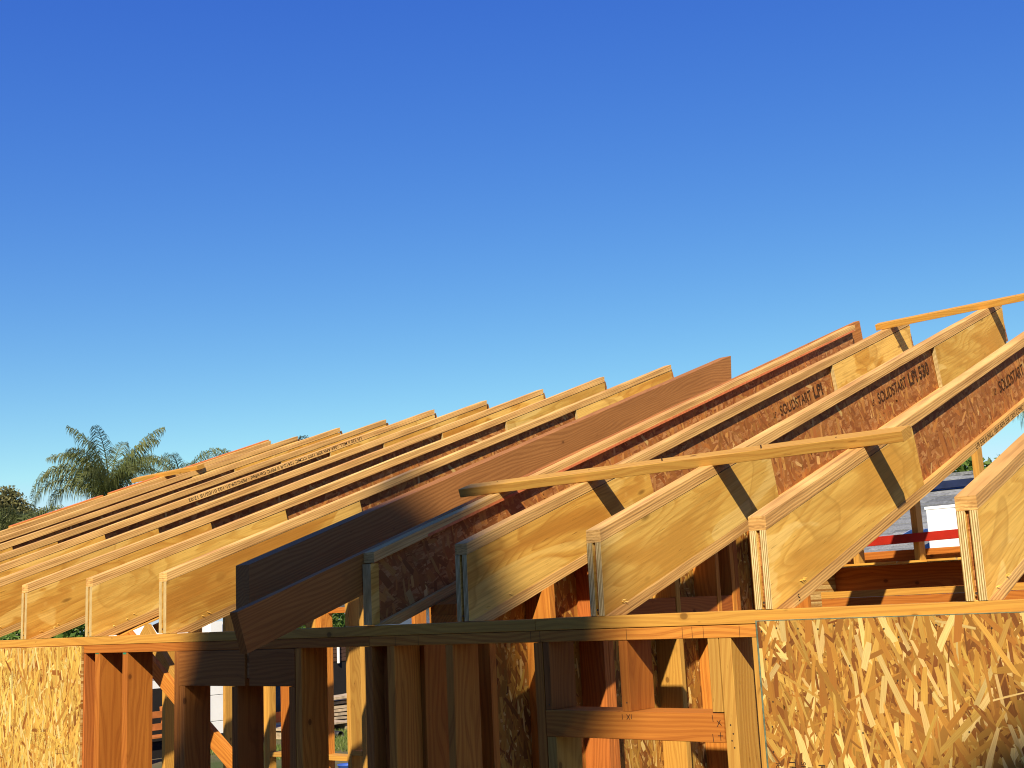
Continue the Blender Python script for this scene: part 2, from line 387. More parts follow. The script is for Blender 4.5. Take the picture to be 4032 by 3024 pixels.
stud(2.572, 2.611, M_grey); stud(2.693, 2.732, M_fir); stud(2.612, 2.691, M_red, y0=.06)
stud(2.994, 3.030, M_fir); stud(3.404, 3.441, M_fir)
# window rough opening on the right
WT, WB = -.2975, -.3825
stud(3.4445, 3.4705, M_grey, z0=WT + .001, nm='cripple_stud'); stud(3.755, 3.789, M_fir, z0=WT + .001, nm='cripple_stud'); stud(4.086, 4.1225, M_pine, z0=WT + .004, nm='cripple_stud')
bx('window_header', 3.445, 4.1235, .0, .139, WB, WT, M_fir, FW); stud(3.4445, 3.482, M_pine, WB - .001, nm='trimmer')
stud(4.126, 4.1665, M_pine); stud(4.238, 4.2655, M_pine); stud(4.66, 4.70, M_fir); stud(5.27, 5.31, M_fir); stud(5.88, 5.92, M_fir)
stud(.16, .20, M_fir); stud(-.25, -.21, M_fir); stud(-.66, -.62, M_fir)
# crown marks on stud tops and pencil layout marks
def mark(name, pts, wd, y, mat, parent):
    V = []; F = []
    for (a, b) in pts:
        a = Vector((a[0], 0, a[1])); b = Vector((b[0], 0, b[1])); d = (b - a).normalized(); n = Vector((-d.z, 0, d.x)) * wd / 2; k = len(V)
        V += [a + n, a - n, b - n, b + n]; F.append((k, k + 1, k + 2, k + 3))
    return mobj(name, [(v[0], y, v[2]) for v in V], F, mat, parent)
mark('crown_mark', [((.935, -.081), (.962, -.081))], .008, .0008, M_green, FW); mark('crown_mark', [((.70, -.079), (.73, -.079))], .003, .0008, M_green, FW)
mark('pencil_mark', [((3.755, -.305), (3.755, -.322)), ((3.772, -.306), (3.784, -.322)), ((3.784, -.306), (3.772, -.322)), ((3.79, -.305), (3.79, -.320)), ((4.085, -.302), (4.087, -.322)), ((4.10, -.318), (4.115, -.332)), ((4.112, -.316), (4.100, -.336)), ((4.082, -.358), (4.084, -.381)), ((4.10, -.362), (4.118, -.362)), ((4.109, -.352), (4.109, -.376))], .0022, -.0006, M_ink, FW)
mark('layout_line', [((x, PB + .001), (x, -.0405)) for x in (4.0, 4.035, 4.075, 4.20, 2.86, 3.395, 3.435, 3.79, 2.74)], .0015, .0003, M_ink, FW)
# sheathing
def panel(x0, x1, z1, z0, n, ln, wd, ang, pal, seed):
    p = bx('sheathing_panel', x0, x1, -.0115, -.0008, z0, z1, M_osb, FW, 'x', .0015)
    me = strand_mesh('strands', x0 + .0008, min(x1 - .0008, 5.8), max(z0, -.66 if x0 < 1 else -.56), z1 - .001, n, ln, wd, ang, pal, seed, M_strand, bigf=.03)
    o = inst('strands', me, Matrix.Translation((0, -.0117, 0)), p); o['kind'] = 'stuff'; return p
PR = panel(4.2675, 7.1, -.0285, G + .02, 13000, (.02, .12), (.0025, .0145), (1.66, .36), PAL, 5)
PL = panel(-.022, .601, -.0405, G + .02, 5000, (.02, .10), (.0025, .016), (1.56, .36), PALB, 8)
PL2 = panel(-1.24, -.0255, -.0405, G + .02, 8000, (.02, .10), (.0025, .016), (1.56, .36), PALB, 9)
mobj('painted_edge', [(4.262, -.0118, -.0284), (4.2672, -.0118, -.0284), (4.2672, -.0118, -.9), (4.263, -.0118, -.9)], [(0, 1, 2, 3)], M_teal, PR)
mobj('painted_edge', [(4.268, -.0132, -.0310), (7.0, -.0132, -.0300), (7.0, -.0132, -.0285), (4.268, -.0132, -.0285)], [(0, 1, 2, 3)], M_teal, PR)
# nails in the right panel
nv = [(0, 0, 0)] + [(.0028 * math.cos(k * R_(60)), 0, .0028 * math.sin(k * R_(60))) for k in range(6)]
nme = bpy.data.meshes.new('nail'); nme.from_pydata(nv, [], [(0, k + 1, (k + 1) % 6 + 1) for k in range(6)]); nme.materials.append(M_nail)
rn = random.Random(3)
for x, z in [(4.283, -.06), (4.33, -.052), (4.40, -.055), (4.46, -.058), (4.51, -.05), (4.66, -.062), (4.70, -.085), (4.80, -.055), (4.95, -.068), (5.06, -.045), (5.14, -.05), (5.25, -.04), (4.285, -.14), (4.30, -.26), (4.68, -.20), (4.57, -.34), (4.70, -.36), (4.285, -.40), (4.86, -.33), (5.19, -.28), (4.29, -.33), (4.55, -.16), (5.31, -.055)]:
    inst('nail', nme, Matrix.Translation((x + rn.uniform(-.004, .004), -.0136, z)), PR)
for x, z in [(4.145, -.33), (4.152, -.355), (4.146, -.375), (4.153, -.395), (3.775, -.27), (3.46, -.28)]:
    inst('nail', nme, Matrix.Translation((x, .0008, z)), FW)

# lettering helper: flat print as a thin mesh, local x along the line of writing
def lettering(txt, size, M, mat, parent, name='printed_lettering', sx=1.0, bold=0.0):
    cu = bpy.data.curves.new('t', 'FONT'); cu.body = txt; cu.size = size; cu.offset = bold
    ob = bpy.data.objects.new('t', cu); col.objects.link(ob); bpy.context.view_layer.update()
    me = bpy.data.meshes.new_from_object(ob.evaluated_get(bpy.context.evaluated_depsgraph_get()))
    bpy.data.objects.remove(ob); me.name = name
    for v in me.vertices: v.co.x *= sx
    me.materials.clear(); me.materials.append(mat)
    return inst(name, me, M, parent)
def text_M(o, ex, ez):
    ex = Vector(ex).normalized(); ez = Vector(ez).normalized(); n = ex.cross(ez)
    M = Matrix((ex, ez, n)).transposed().to_4x4(); M.translation = Vector(o); return M
for tx, x, z, s_ in (('RATED', 4.292, -.430, .020), ('THICKNESS', 4.335, -.418, .030), ('SIZED', 4.372, -.424, .022), ('EXPOSURE 1', 4.392, -.437, .022), ('RATED', 4.425, -.428, .030)):
    lettering(tx, s_, text_M((x, -.0134, z), (0, 0, -1), (1, 0, 0)), M_ink, PR)
# illegible grade stamps on the left panels: frames and broken rows of ink
def stamp(x0, x1, z0, z1, seed, parent, frame_=True):
    r = random.Random(seed); pts = []
    if frame_: pts += [((x0, z0), (x1, z0)), ((x0, z0), (x0, z1)), ((x1, z0), (x1, z0 + (z1 - z0) * .8))]
    x = x0 + .008
    while x < x1 - .006:
        z = z0 + .008
        while z < z1:
            h = r.uniform(.002, .008)
            if r.random() < .62: pts.append(((x, z), (x + r.uniform(-.001, .001), z + h)))
            z += h + r.uniform(.002, .006)
        x += r.uniform(.006, .011)
    mark('grade_stamp', pts, .0016, -.0133, M_inkdim, parent)
stamp(.383, .50, -.548, -.43, 1, PL); stamp(.135, .34, -.535, -.435, 2, PL, False); stamp(-.20, -.03, -.26, -.17, 3, PL2, False)

# ------------------------------------------------------------------ rafters
HP, FWD, JD = .2776, .0583, .319; FL = .038 / CT; B0 = HP - JD
LEN = 4.374
web_me = strand_mesh('web_strands', .02, 4.75, .002, .228, 5200, (.025, .075), (.004, .014), (1.75, .5), PALW, 21, M_wstrand, .0009, 1)
web_me2 = strand_mesh('web_strands', .02, 4.75, .002, .228, 5200, (.025, .075), (.004, .014), (1.75, .5), PALW, 22, M_wstrand, .0009, 1)
def trim_foot(me):
    import bmesh
    bm = bmesh.new(); bm.from_mesh(me)
    bad = [f for f in bm.faces if any(v.co.x * CT - v.co.z * ST < .004 for v in f.verts)]
    bmesh.ops.delete(bm, geom=bad, context='FACES'); bm.to_mesh(me); bm.free()
trim_foot(web_me); trim_foot(web_me2)
RAF = {}
def rafter(x, label, length=LEN, low=1.21, high=1.20, ply=M_ply, dz=0.0, stiff=True, idx=0):
    t = thing('roof_rafter', label, 'rafter', (x + FWD / 2, 0, 0), 'engineered I-joist rafters of the roof')
    Y1 = length; up_ = lambda y: HP + dz + T * y; lo = lambda y: B0 + dz + T * y
    rb = random.Random(idx + 60); ph, am = rb.uniform(0, 6.28), rb.uniform(.0008, .0022)
    bow = lambda y: am * math.sin(y * 2.3 + ph) + .0007 * math.sin(y * 9.1 + ph * 2)
    ys = [Y1 * k / 16 for k in range(17)]
    slab('top_flange', [(y, up_(y) - FL) for y in ys] + [(y, up_(y) + bow(y)) for y in reversed(ys)], x, x + FWD, M_lvl, t)
    f0 = (0.002 - (B0 + dz + FL)) / T; f1 = (0.002 - (B0 + dz)) / T
    slab('bottom_flange', [(max(f0, .001), .002), (f1, .002)] + [(y, lo(y) + bow(y + 1)) for y in ys if y > f1 + .05] + [(Y1, lo(Y1) + FL)], x, x + FWD, M_lvl, t)
    wc = x + FWD / 2
    wz = slab('web', [(.010, .003), (max(f0, .002) + .012, .003), (Y1 - .001, lo(Y1) + FL - .002), (Y1 - .001, up_(Y1) - FL + .002), (.010, up_(.01) - FL + .002)], wc - .0048, wc + .0048, M_web, t)
    M = slope_M(wc + .0050); M.translation += Vector((0, -ST * (B0 + dz + FL) * CT, CT * (B0 + dz + FL) * CT))
    o = inst('strands', web_me if idx % 2 else web_me2, M, wz); o['kind'] = 'stuff'
    if stiff:
        g = .0015; gt = .005
        for sgn in (1, -1):
            a, b = (wc + .0062, wc + .0062 + .0222) if sgn > 0 else (wc - .0062 - .0222, wc - .0062)
            e = .045
            slab('web_stiffener', [(-.0015, .003), (max(f0, .001) + .004, .003), (low + e, lo(low + e) + FL + g), (low - e * .3, up_(low - e * .3) - FL - gt), (-.0015, up_(0) - FL - g)], a, b, ply, t)
            if high > 0:
                h0 = Y1 - high
                slab('web_stiffener', [(h0 + e, lo(h0 + e) + FL + g), (Y1 + .0015, lo(Y1) + FL + g), (Y1 + .0015, up_(Y1) - FL - gt), (h0 - e * .2, up_(h0 - e * .2) - FL - gt)], a, b, ply, t)
    RAF[idx] = (t, wz); return t
XR = {-5: -3.045, -4: -2.440, -3: -1.822, -2: -1.219, -1: -.612, 0: -.002, 1: .609, 2: 1.223, 5: 3.060, 6: 3.653, 7: 4.259, 8: 4.884}
LBL = {-6: 'I-joist rafter with an orange-topped edge at the far left end of the roof',
 -5: 'rafter next to the orange-edged end rafter, second from the far end', -4: 'third rafter from the far left end of the roof',
 -3: 'fourth rafter from the far left end, just behind the lettered rafter', -2: 'rafter with upside-down black lettering along its top flange',
 -1: 'rafter just in front of the one with the upside-down lettering', 0: 'leftmost rafter whose cut end shows, above the left sheathing panel',
 1: 'bright yellow rafter resting above the left panel edge and first bare studs', 2: 'rafter left of the dark solid timber beam, half in shade',
 4: 'unstiffened I-joist rafter with an orange stripe under its top flange', 5: 'shaded rafter under the left half of the long flat brace',
 6: 'rafter under the middle of the long flat brace, over the window opening', 7: 'large rafter carrying the right end of the long flat brace',
 8: 'nearest rafter, cut by the right edge of the photo'}
for i in sorted(XR):
    rafter(XR[i], LBL[i], dz=(0, .003, -.003, .002, -.002)[i % 5], ply=M_ply2 if i in (6, 7, 8, 1) else M_ply, idx=i, low={0: 1.15, -1: 1.2, -2: 1.2}.get(i, 1.21))
rafter(-3.452, LBL[-6], LEN, dz=.004, idx=-6, low=1.0)
r4 = rafter(2.580, LBL[4], 4.62, idx=4, stiff=False)
# orange stripe on the edge of the fourth rafter's flange, ply cleat on its foot
slab('orange_stripe', [(0.3, HP + T * .3 - FL - .0005), (4.6, HP + T * 4.6 - FL - .0005), (4.6, HP + T * 4.6 - FL * .72), (0.3, HP + T * .3 - FL * .72)], 2.580 + FWD + .0004, 2.580 + FWD + .0014, M_orange, r4)
slab('ply_cleat', [(-.012, .004), (.03, .004), (.03, HP - FL - .002), (-.012, HP - FL - .004)], 2.586, 2.630, M_ply, r4)
slab('orange_stripe', [(1.0, B0 + T * 1.0 + FL * .2), (4.6, B0 + T * 4.6 + FL * .2), (4.6, B0 + T * 4.6 + FL * .9), (1.0, B0 + T * 1.0 + FL * .9)], 2.580 + FWD + .0004, 2.580 + FWD + .0014, M_orange, r4)
# orange topped strips nailed along the far end rafter
for (ya, yb, lb) in ((1.76, 2.58, 'short orange-edged strip at the far left end of the roof, the lower one'), (2.66, 4.40, 'longer orange-edged strip at the far left end of the roof, upslope')):
    t = thing('edge_strip', lb, 'wood strip', (-3.50, ya, HP + T * ya))
    slab('strip', [(ya, HP + T * ya - .05), (yb, HP + T * yb - .05), (yb, HP + T * yb + .012), (ya, HP + T * ya + .012)], -3.52, -3.457, M_pine, t)
    slab('orange_top', [(ya, HP + T * ya + .0125), (yb, HP + T * yb + .0125), (yb, HP + T * yb + .016), (ya, HP + T * ya + .016)], -3.52, -3.457, M_orange, t)
# solid beam and the long rafter tail sistered to the fourth rafter
sb = thing('solid_timber_rafter', 'solid sawn reddish brown timber rafter among the I-joists', 'rafter', (1.83, 0, 0))
slab('beam', [(0.0, .002), (.12, .002), (4.19, B0 + T * 4.19 + .02), (4.22, HP + T * 4.22 - .003), (0, HP - .003)], 1.785, 1.876, M_beam, sb)
rtail = thing('rafter_tail_board', 'dark plank sloping down past the front plates, nailed beside an I-joist', 'plank', (2.558, -.6, 0))
pa = -.60; dd = .14 / CT
slab('plank', [(pa, HP + T * pa), (pa + .045, HP + T * (pa + .045) - dd - .01), (4.87, HP + T * 4.87 - dd), (4.84, HP + T * 4.84)], 2.538, 2.5785, M_grey, rtail)

# splinters torn up at the rafter feet, toe nails, nails left standing on the braces
rs = random.Random(11)
for i in (-1, 0, 1, 2, 5, 6, 7, 8):
    t = RAF[i][0]; xf = XR[i] + FWD
    for k in range(3):
        y = rs.uniform(.06, .22); z = B0 + T * y + FL + rs.uniform(.004, .02); a = rs.uniform(.2, .9); l_ = rs.uniform(.010, .026)
        mobj('splinter', [(xf - .004, y, z), (xf - .004, y + .006, z + .002), (xf + .006 + l_ * .25, y + l_ * math.cos(a), z + l_ * math.sin(a)), (xf - .004, y + .004, z + .006)], [(0, 1, 2), (1, 3, 2), (0, 2, 3)], M_ply2, t)
    inst('nail', nme, Matrix.Translation((XR[i] + .031, -.0022, .022)) @ Matrix.Diagonal((1.5, 1, 1.5, 1)), t)
    for k in range(3):
        y = .10 + k * .12 + rs.uniform(-.03, .03); inst('nail', nme, Matrix.Translation((xf - .0012, y, T * y + .08 + rs.uniform(0, .08))) @ Matrix.Rotation(R_(90), 4, 'Z'), t)
# printing on joists
UX, UZ = Vector((0, CT, ST)), Vector((0, -ST, CT))
def on_web(i, y, z, txt, size, sx=1.0, m=M_inkw, dx=None, bold=0):
    t, wz = RAF[i]; x = XR.get(i, 2.58) + FWD / 2 + .0068 if dx is None else dx
    lettering(txt, size, text_M((x, y, z), UX, UZ), m, wz if dx is None else t, sx=sx, bold=bold)
for i, y, z, full in ((5, 2.47, .958, 'LPI'), (6, 2.345, .925, 'LPI 530'), (7, 2.26, .880, 'LPI 530')):
    on_web(i, y - .02, z - .004, 'LP', .04, .8)
    on_web(i, y + .06, z + .015, 'SOLIDSTART', .076, .92, bold=.0008)
    on_web(i, y + .47, z + .150, full, .092, 1.12, bold=.003)
t7 = RAF[7][0]
lettering('LPI 530 II MILL 1069 APA ESR 1305 CCMC 12412-R', .034, text_M((XR[7] + FWD + .0008, 1.86, B0 + T * 1.86 + .004), UX, UZ), M_ink, t7, sx=1.2)
tm2 = RAF[-2][0]
lettering('LPI 530 II MILL 1069 APA ESR 1305 CCMC 12412-R II PEFC Certified - PEFC/29-31-102 01/05/18 12:02', .034, text_M((XR[-2] + FWD + .0008, 3.50, HP + T * 3.50 - .004), -UX, -UZ), M_ink, tm2, sx=1.22, bold=.0003)
lettering('S', .03, text_M((XR[7] + FWD + .0008, .165, B0 + T * .165 + .006), UX, UZ), M_ink, t7)

# ------------------------------------------------------------------ flat braces on top of the rafters
def brace(label, p0, p1, seed, mat=M_pine):
    p0 = Vector(p0); p1 = Vector(p1); n = Vector((0, -ST, CT))
    b = board('flat_brace', p0, p1, .085, .038, mat, None, upv=n, wob=.0006, seed=seed)
    rb = random.Random(seed + 40); L = (p1 - p0).length; M, _ = frame(p0, p1, n)
    for k in range(5):
        x = L * (k + .5) / 5 + rb.uniform(-.1, .1); hh = rb.choice((.001, .001, .02, .001, .012))
        v, f = box_vf(0, hh + .002, .005, .005, .001); mobj('nail', v, f, M_nail, b, M @ Matrix.Translation((x, rb.uniform(-.02, .02), .018)) @ Matrix.Rotation(R_(-90), 4, 'Y'))
    return tag(b, label, 'brace')
h = lambda y: HP + T * y + .021
brace('long flat two-by-four laid across the lower rafters with a pale sawn right end', (2.412, .785, h(.785)), (4.462, .778, h(.778)), 1)
brace('flat brace across the upper rafter ends at the top right, running out of frame', (3.025, 4.072, h(4.072)), (6.0, 4.38, h(4.38) + .004), 2)
brace('short weathered flat brace lying on the far left rafters', (-3.84, 3.14, h(3.14)), (-2.96, 3.236, h(3.236)), 3)

# ------------------------------------------------------------------ cross wall under the fourth rafter
CW = thing('cross_wall_frame', 'interior stud wall with sheathing running back behind the window opening', 'wall frame', (2.68, 2, G))
X0c, X1c = 2.612, 2.750
zt = lambda y: B0 + T * y - .085
def cstud(y, m, x0=X0c, x1=X1c, dy=.038): 
    return bx('stud', x0, x1, y, y + dy, ZB, zt(y), m, CW, 'z')
for y, m in ((.52, M_fir), (.925, M_fir), (1.30, M_red), (1.340, M_red), (1.93, M_pine), (2.325, M_fir), (2.48, M_fir), (2.520, M_fir), (2.93, M_fir), (3.33, M_fir)): cstud(y, m)
bx('stud', 2.712, 2.750, .1425, .284, ZB, PB - .002, M_fir, CW, 'z'); bx('stud', 2.612, 2.7105, .1425, .181, ZB, PB - .002, M_red, CW, 'z')
for a, b in ((1.382, 1.928), (1.970, 2.323), (2.365, 2.478), (.960, 1.298)):
    bx('blocking', X0c + .02, X1c - .003, a + .0015, b - .0015, -.075, .058 if a > 1.3 else -.02, M_red, CW, 'y')
slab('sloped_plate', [(.33, zt(.33) + .001), (4.04, zt(4.04) + .001), (4.04, zt(4.04) + .040), (.33, zt(.33) + .040)], X0c, X1c, M_fir, CW)
slab('sloped_plate', [(.33, zt(.33) + .0415), (4.04, zt(4.04) + .0415), (4.04, zt(4.04) + .082), (.33, zt(.33) + .082)], X0c, X1c, M_fir, CW)
cp = mobj('sheathing_panel', [(2.6, .2, ZB), (2.6, 4.0, ZB), (2.6, 4.0, zt(4.0)), (2.6, .2, zt(.2)), (2.611, .2, ZB), (2.611, 4.0, ZB), (2.611, 4.0, zt(4.0)), (2.611, .2, zt(.2))], [(0, 3, 2, 1), (4, 5, 6, 7), (0, 1, 5, 4), (1, 2, 6, 5), (2, 3, 7, 6), (3, 0, 4, 7)], M_osb, CW)
cme = strand_mesh('strands', .3, 3.3, -1.1, .75, 9000, (.05, .11), (.006, .018), (1.6, .35), PAL, 31, M_strand)
def clip_slope(me):
    import bmesh
    bm = bmesh.new(); bm.from_mesh(me)
    bm.faces.ensure_lookup_table()
    bad = [f for f in bm.faces if any(v.co.z > zt(v.co.x) for v in f.verts)]
    bmesh.ops.delete(bm, geom=bad, context='FACES'); bm.to_mesh(me); bm.free()
clip_slope(cme)
o = inst('strands', cme, Matrix(((0, -1, 0, 2.6115), (1, 0, 0, 0), (0, 0, 1, 0), (0, 0, 0, 1))), cp); o['kind'] = 'stuff'

# ------------------------------------------------------------------ rake wall under the second rafter
RW = thing('rake_wall_frame', 'interior wall with sloped double plates under the rafter by the left panel', 'wall frame', (.66, 2, G))
for k in range(2):
    off = B0 - .003 - .0415 * (k + 1)
    y0 = (0.003 - off) / T
    slab('sloped_plate', [(y0 - .04 / T + .145 if k else .155, max(.003, off + T * .15)), (3.9, off + T * 3.9), (3.9, off + T * 3.9 + .040), (y0, off + T * y0 + .040)], .600, .690, M_pine, RW)
for y in (1.2, 2.4, 3.3): bx('stud', .601, .689, y, y + .038, ZB, B0 + T * y - .09, M_fir, RW, 'z')

# ------------------------------------------------------------------ partition with plates behind the right rafters
PW = thing('partition_wall_frame', 'low interior wall top of two stacked plates crossed by rafter shadows', 'wall frame', (4.2, 3.57, G))
bx('top_plate', 2.752, 6.4, 3.50, 3.64, .014, .052, M_pine, PW); bx('lower_plate', 2.752, 6.4, 3.501, 3.639, -.075, .0125, M_fir, PW)
for x in (3.0, 3.6, 4.2, 4.8): bx('stud', x, x + .038, 3.502, 3.638, ZB, -.0765, M_fir, PW, 'z')

# ------------------------------------------------------------------ high back wall
HW = thing('high_wall_frame', 'tall back stud wall carrying the upper ends of the rafters', 'wall frame', (0, 4.12, G))
ya, yb = 4.05, 4.19; ztop = B0 + T * ya - .003 - .079
bx('top_plate', -4.9, 6.6, ya, yb, ztop + .0395, ztop + .0775, M_fir, HW); bx('lower_plate', -4.9, 6.6, ya + .001, yb - .001, ztop, ztop + .038, M_fir, HW)
def hstud(x0, x1, m, z0=ZB, z1=ztop - .001, d=.14): bx('stud', x0, x1, ya + .0015, ya + d, z0, z1, m, HW, 'z')
for x0, x1, m in ((-4.734, -4.682, M_pine), (-3.744, -3.706, M_pine), (-2.537, -2.47, M_pine), (-2.468, -2.402, M_pine), (-2.400, -2.332, M_fir), (-2.013, -1.965, M_pine), (-1.831, -1.784, M_pine), (-1.2, -1.162, M_fir), (-.6, -.562, M_fir), (0, .038, M_fir), (1.2, 1.238, M_fir), (2.0, 2.038, M_fir)): hstud(x0, x1, m)
hstud(-3.138, -3.097, M_pine, d=.05); hstud(-3.095, -3.054, M_pine, d=.075)
bx('window_sill', -3.052, -2.539, ya, yb, -1.17, -1.13, M_pine, HW); bx('window_sill', -2.330, -2.015, ya, yb, -1.17, -1.13, M_pine, HW); bx('window_sill', -1.963, -1.833, ya, yb, -1.12, -1.08, M_pine, HW)
bx('blocking', -2.330, -2.015, ya + .09, yb, .078, .126, M_fir, HW)
for x in (2.723, 3.119, 3.529, 3.935, 4.34, 4.75, 5.15): hstud(x, x + .037, M_pine, .2145, d=.089)
bx('rim_board', 2.60, 6.4, 4.0, 4.038, .035, .198, M_red, HW); bx('header_beam', 2.60, 6.4, 4.20, 4.238, .165, .290, M_fir, HW)
bx('plywood_shelf', 2.60, 3.106, 3.80, 4.19, .2, .213, M_ply, HW); bx('plywood_shelf', 3.294, 3.46, 3.80, 4.19, .2, .213, M_ply, HW); bx('plywood_shelf', 3.1075, 3.2925, 3.81, 4.19, .199, .212, M_ply, HW); bx('plywood_shelf', 3.4615, 6.4, 3.83, 4.19, .2, .213, M_ply, HW)
for x in (-4.3, 2.2, 5.6): hstud(x, x + .038, M_fir)
tag(board('red_board', (2.70, 4.032, .345), (6.0, 4.032, .405), .034, .054, M_redp), 'bright red painted strip nailed across the studs behind the right rafters', 'wood strip')

# ------------------------------------------------------------------ loose diagonal braces inside
tag(board('diagonal_brace', (-1.0, 1.02, .24), (.95, 1.02, -1.07), .038, .089, M_fir), 'orange-brown diagonal board behind the left opening, running down to the right', 'brace')
tag(board('diagonal_brace', (-1.95, 2.02, .02), (-1.40, 2.02, -.52), .05, .10, M_pine), 'bright yellow diagonal board just right of the second bare stud', 'brace')

# ------------------------------------------------------------------ neighbour's house behind on the right
NH = thing('neighbour_house', 'single storey house with grey shingle roof, white chimney and solar panels', 'house', (0, 16, G))
RS = .235; rz = lambda y: .57 + RS * (y - 11.14)
mobj('roof', [(-9, 10.2, rz(10.2)), (11, 10.2, rz(10.2)), (11, 16.55, rz(16.55)), (-9, 16.55, rz(16.55)), (-9, 23, rz(10.2)), (11, 23, rz(10.2)), (-9, 10.2, rz(10.2) - .15), (11, 10.2, rz(10.2) - .15), (-9, 23, rz(10.2) - .15), (11, 23, rz(10.2) - .15)], [(0, 1, 2, 3), (3, 2, 5, 4), (6, 7, 1, 0), (4, 5, 9, 8), (0, 3, 4, 8, 6), (1, 7, 9, 5, 2)], M_roofdark, NH)
roof = NH.children[0]
bx('wall', -8.6, 10.6, 10.6, 22.5, G, rz(10.2) - .16, M_stucco, NH)
rn = random.Random(4)
sv, sf = box_vf(0, .30, .16, .010, .002)
sh_me = []
for k in range(4):
    m = bpy.data.meshes.new('shingle'); L_ = (.22, .30, .36, .27)[k]; v, f = box_vf(0, L_, .17, .010 + .003 * k, .002); m.from_pydata(v, [], f)
    s = plain('shingle_%d' % k, (.13 + .035 * k, .14 + .036 * k, .15 + .037 * k), .35, 40, .95, .1); m.materials.append(s); sh_me.append((m, L_))
ang = math.atan(RS); y = 10.9
while y < 16.5:
    # only the stretch of each course that shows between the rafters
    xa, xb = (-1.4, 1.2) if y < 12.5 else (-2.6, .9) if y < 14.5 else (-3.2, .9)
    x = xa + rn.uniform(-.3, 0); big = y > 13.2
    while x < xb:
        m, L_ = rn.choice(sh_me); sc = 1.7 if big else 1.0
        M = Matrix.Translation((x, y, rz(y) + .009 + rn.uniform(0, .004))) @ Matrix.Rotation(ang - .03, 4, 'X') @ Matrix.Diagonal((sc, sc, 1, 1)); inst('shingle', m, M, roof); x += L_ * sc + .004
    y += .145 * (1.7 if big else 1.0)
bx('ridge_cap', -9, 11, 16.40, 16.70, rz(16.5) + .0, rz(16.5) + .05, M_shingle, roof)
ch = bx('chimney', .713, 1.05, 10.45, 10.95, rz(10.45) - .12, .93, M_stucco, NH, 'z', .01); bx('chimney_cap', .706, 1.057, 10.443, 10.957, .931, .968, M_stucco, ch, 'x', .006)
def spanel(x, y, wx, wy, h_=.10):
    M = Matrix.Translation((x, y, rz(y) + h_)) @ Matrix.Rotation(ang, 4, 'X')
    v, f = box_vf(0, wx, wy, .04, .004); p = mobj('solar_panel', v, f, M_frame, NH, M)
    nx, ny = 6, 4
    for i in range(nx):
        for j in range(ny):
            a = .025 + (wx - .05) * i / nx; b = -wy / 2 + .025 + (wy - .05) * j / ny
            if i == 0 and j == 0:
                cw, chh = (wx - .05) / nx - .012, (wy - .05) / ny - .012
                cm_ = bpy.data.meshes.new('cell'); cm_.from_pydata([(0, 0, 0), (cw, 0, 0), (cw, chh, 0), (0, chh, 0)], [], [(0, 1, 2, 3)]); cm_.materials.append(M_solar)
            inst('cell', cm_, M @ Matrix.Translation((a, b, .0225)), p)
spanel(-.02, 11.55, 1.2, .4, .06); spanel(.33, 13.4, 1.7, 1.0); spanel(.33, 14.5, 1.7, 1.0)
bx('gutter_tarp', -1.6, .7, 14.95, 15.05, rz(15) + .05, rz(15) + .16, M_tarp, NH)

# ------------------------------------------------------------------ white garage, orange door house, dark shed, seen through the openings
GA = thing('white_garage', 'white panelled garage wall seen through the left opening', 'garage', (-17, 10.5, G))
for k, (z0, z1) in enumerate(((G + .3, -1.905), (-1.895, -1.390), (-1.380, -1.0), (-.99, -.40))): bx('siding_panel', -15.05, -15, 10.4, 13.4, z0, z1, M_white, GA, 'y', .004)
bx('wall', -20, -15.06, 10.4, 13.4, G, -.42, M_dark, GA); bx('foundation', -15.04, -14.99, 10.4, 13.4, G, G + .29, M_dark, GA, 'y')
bx('fascia', -15.3, -14.75, 10.2, 13.44, -.62, -.50, M_whitetrim, GA, 'y'); bx('roof', -20, -14.8, 10.2, 13.44, -.49, -.30, M_roofdark, GA, 'y')
bx('dark_door_panel', -15.0, -14.985, 10.42, 11.75, G + .3, -1.15, M_dark, GA, 'y'); bx('upper_wall', -19, -16.0, 12.3, 13.4, -.29, .06, M_white, GA, 'y'); bx('upper_trim', -15.99, -15.9, 12.8, 13.1, -.29, .08, M_whitetrim, GA, 'z')  # near-black panel over the siding: a doorway's darkness put into its colour
DH = thing('door_house', 'house wall with an orange glazed door above a wooden platform', 'house', (-17, 16, G))
bx('wall', -16.4, -16.06, 13.45, 15.05, G, -.05, M_white, DH); dr = bx('door', -16.05, -16.0, 14.2, 14.93, -2.18, -.25, M_door, DH, 'z'); bx('glass', -16.005, -15.995, 14.34, 14.77, -1.95, -.4, M_glass, dr, 'z', .001); bx('door_jamb', -16.05, -15.97, 14.945, 15.03, -2.18, -.2, M_whitetrim, DH, 'z')
SH_ = thing('brown_shed', 'dark brown plank-clad shed wall with a white downpipe', 'shed', (-18.2, 19, G))
bx('wall', -18.6, -18.06, 17.3, 22, G, -.25, M_brownwall, SH_)
for k in range(8): bx('plank', -18.05, -18.02, 17.3, 22, -1.06 + k * .1, -.97 + k * .1, M_brownwall, SH_, 'y', .006)
bx('opening', -18.055, -18.03, 17.4, 21, G + .05, -1.08, M_dark, SH_, 'y'); board('downpipe', (-17.97, 18.235, -1.1), (-17.97, 18.235, -.3), .06, .06, M_whitetrim, SH_, upv=(0, 1, 0), c=.02)  # the opening is a flat sheet, its inner darkness given by near-black colour
# wooden platform and pallet in front of the door
pf = thing('wood_platform', 'low plank platform in front of the orange door', 'platform', (-15.4, 14.9, G))
for k in range(6): bx('plank', -15.95, -14.95, 14.0 + k * .32, 14.31 + k * .32, -2.27, -2.235, M_oldwood, pf, 'x')
for yy in (14.05, 14.9, 15.75): bx('runner', -15.9, -15.0, yy, yy + .09, G, -2.272, M_oldwood, pf, 'x')
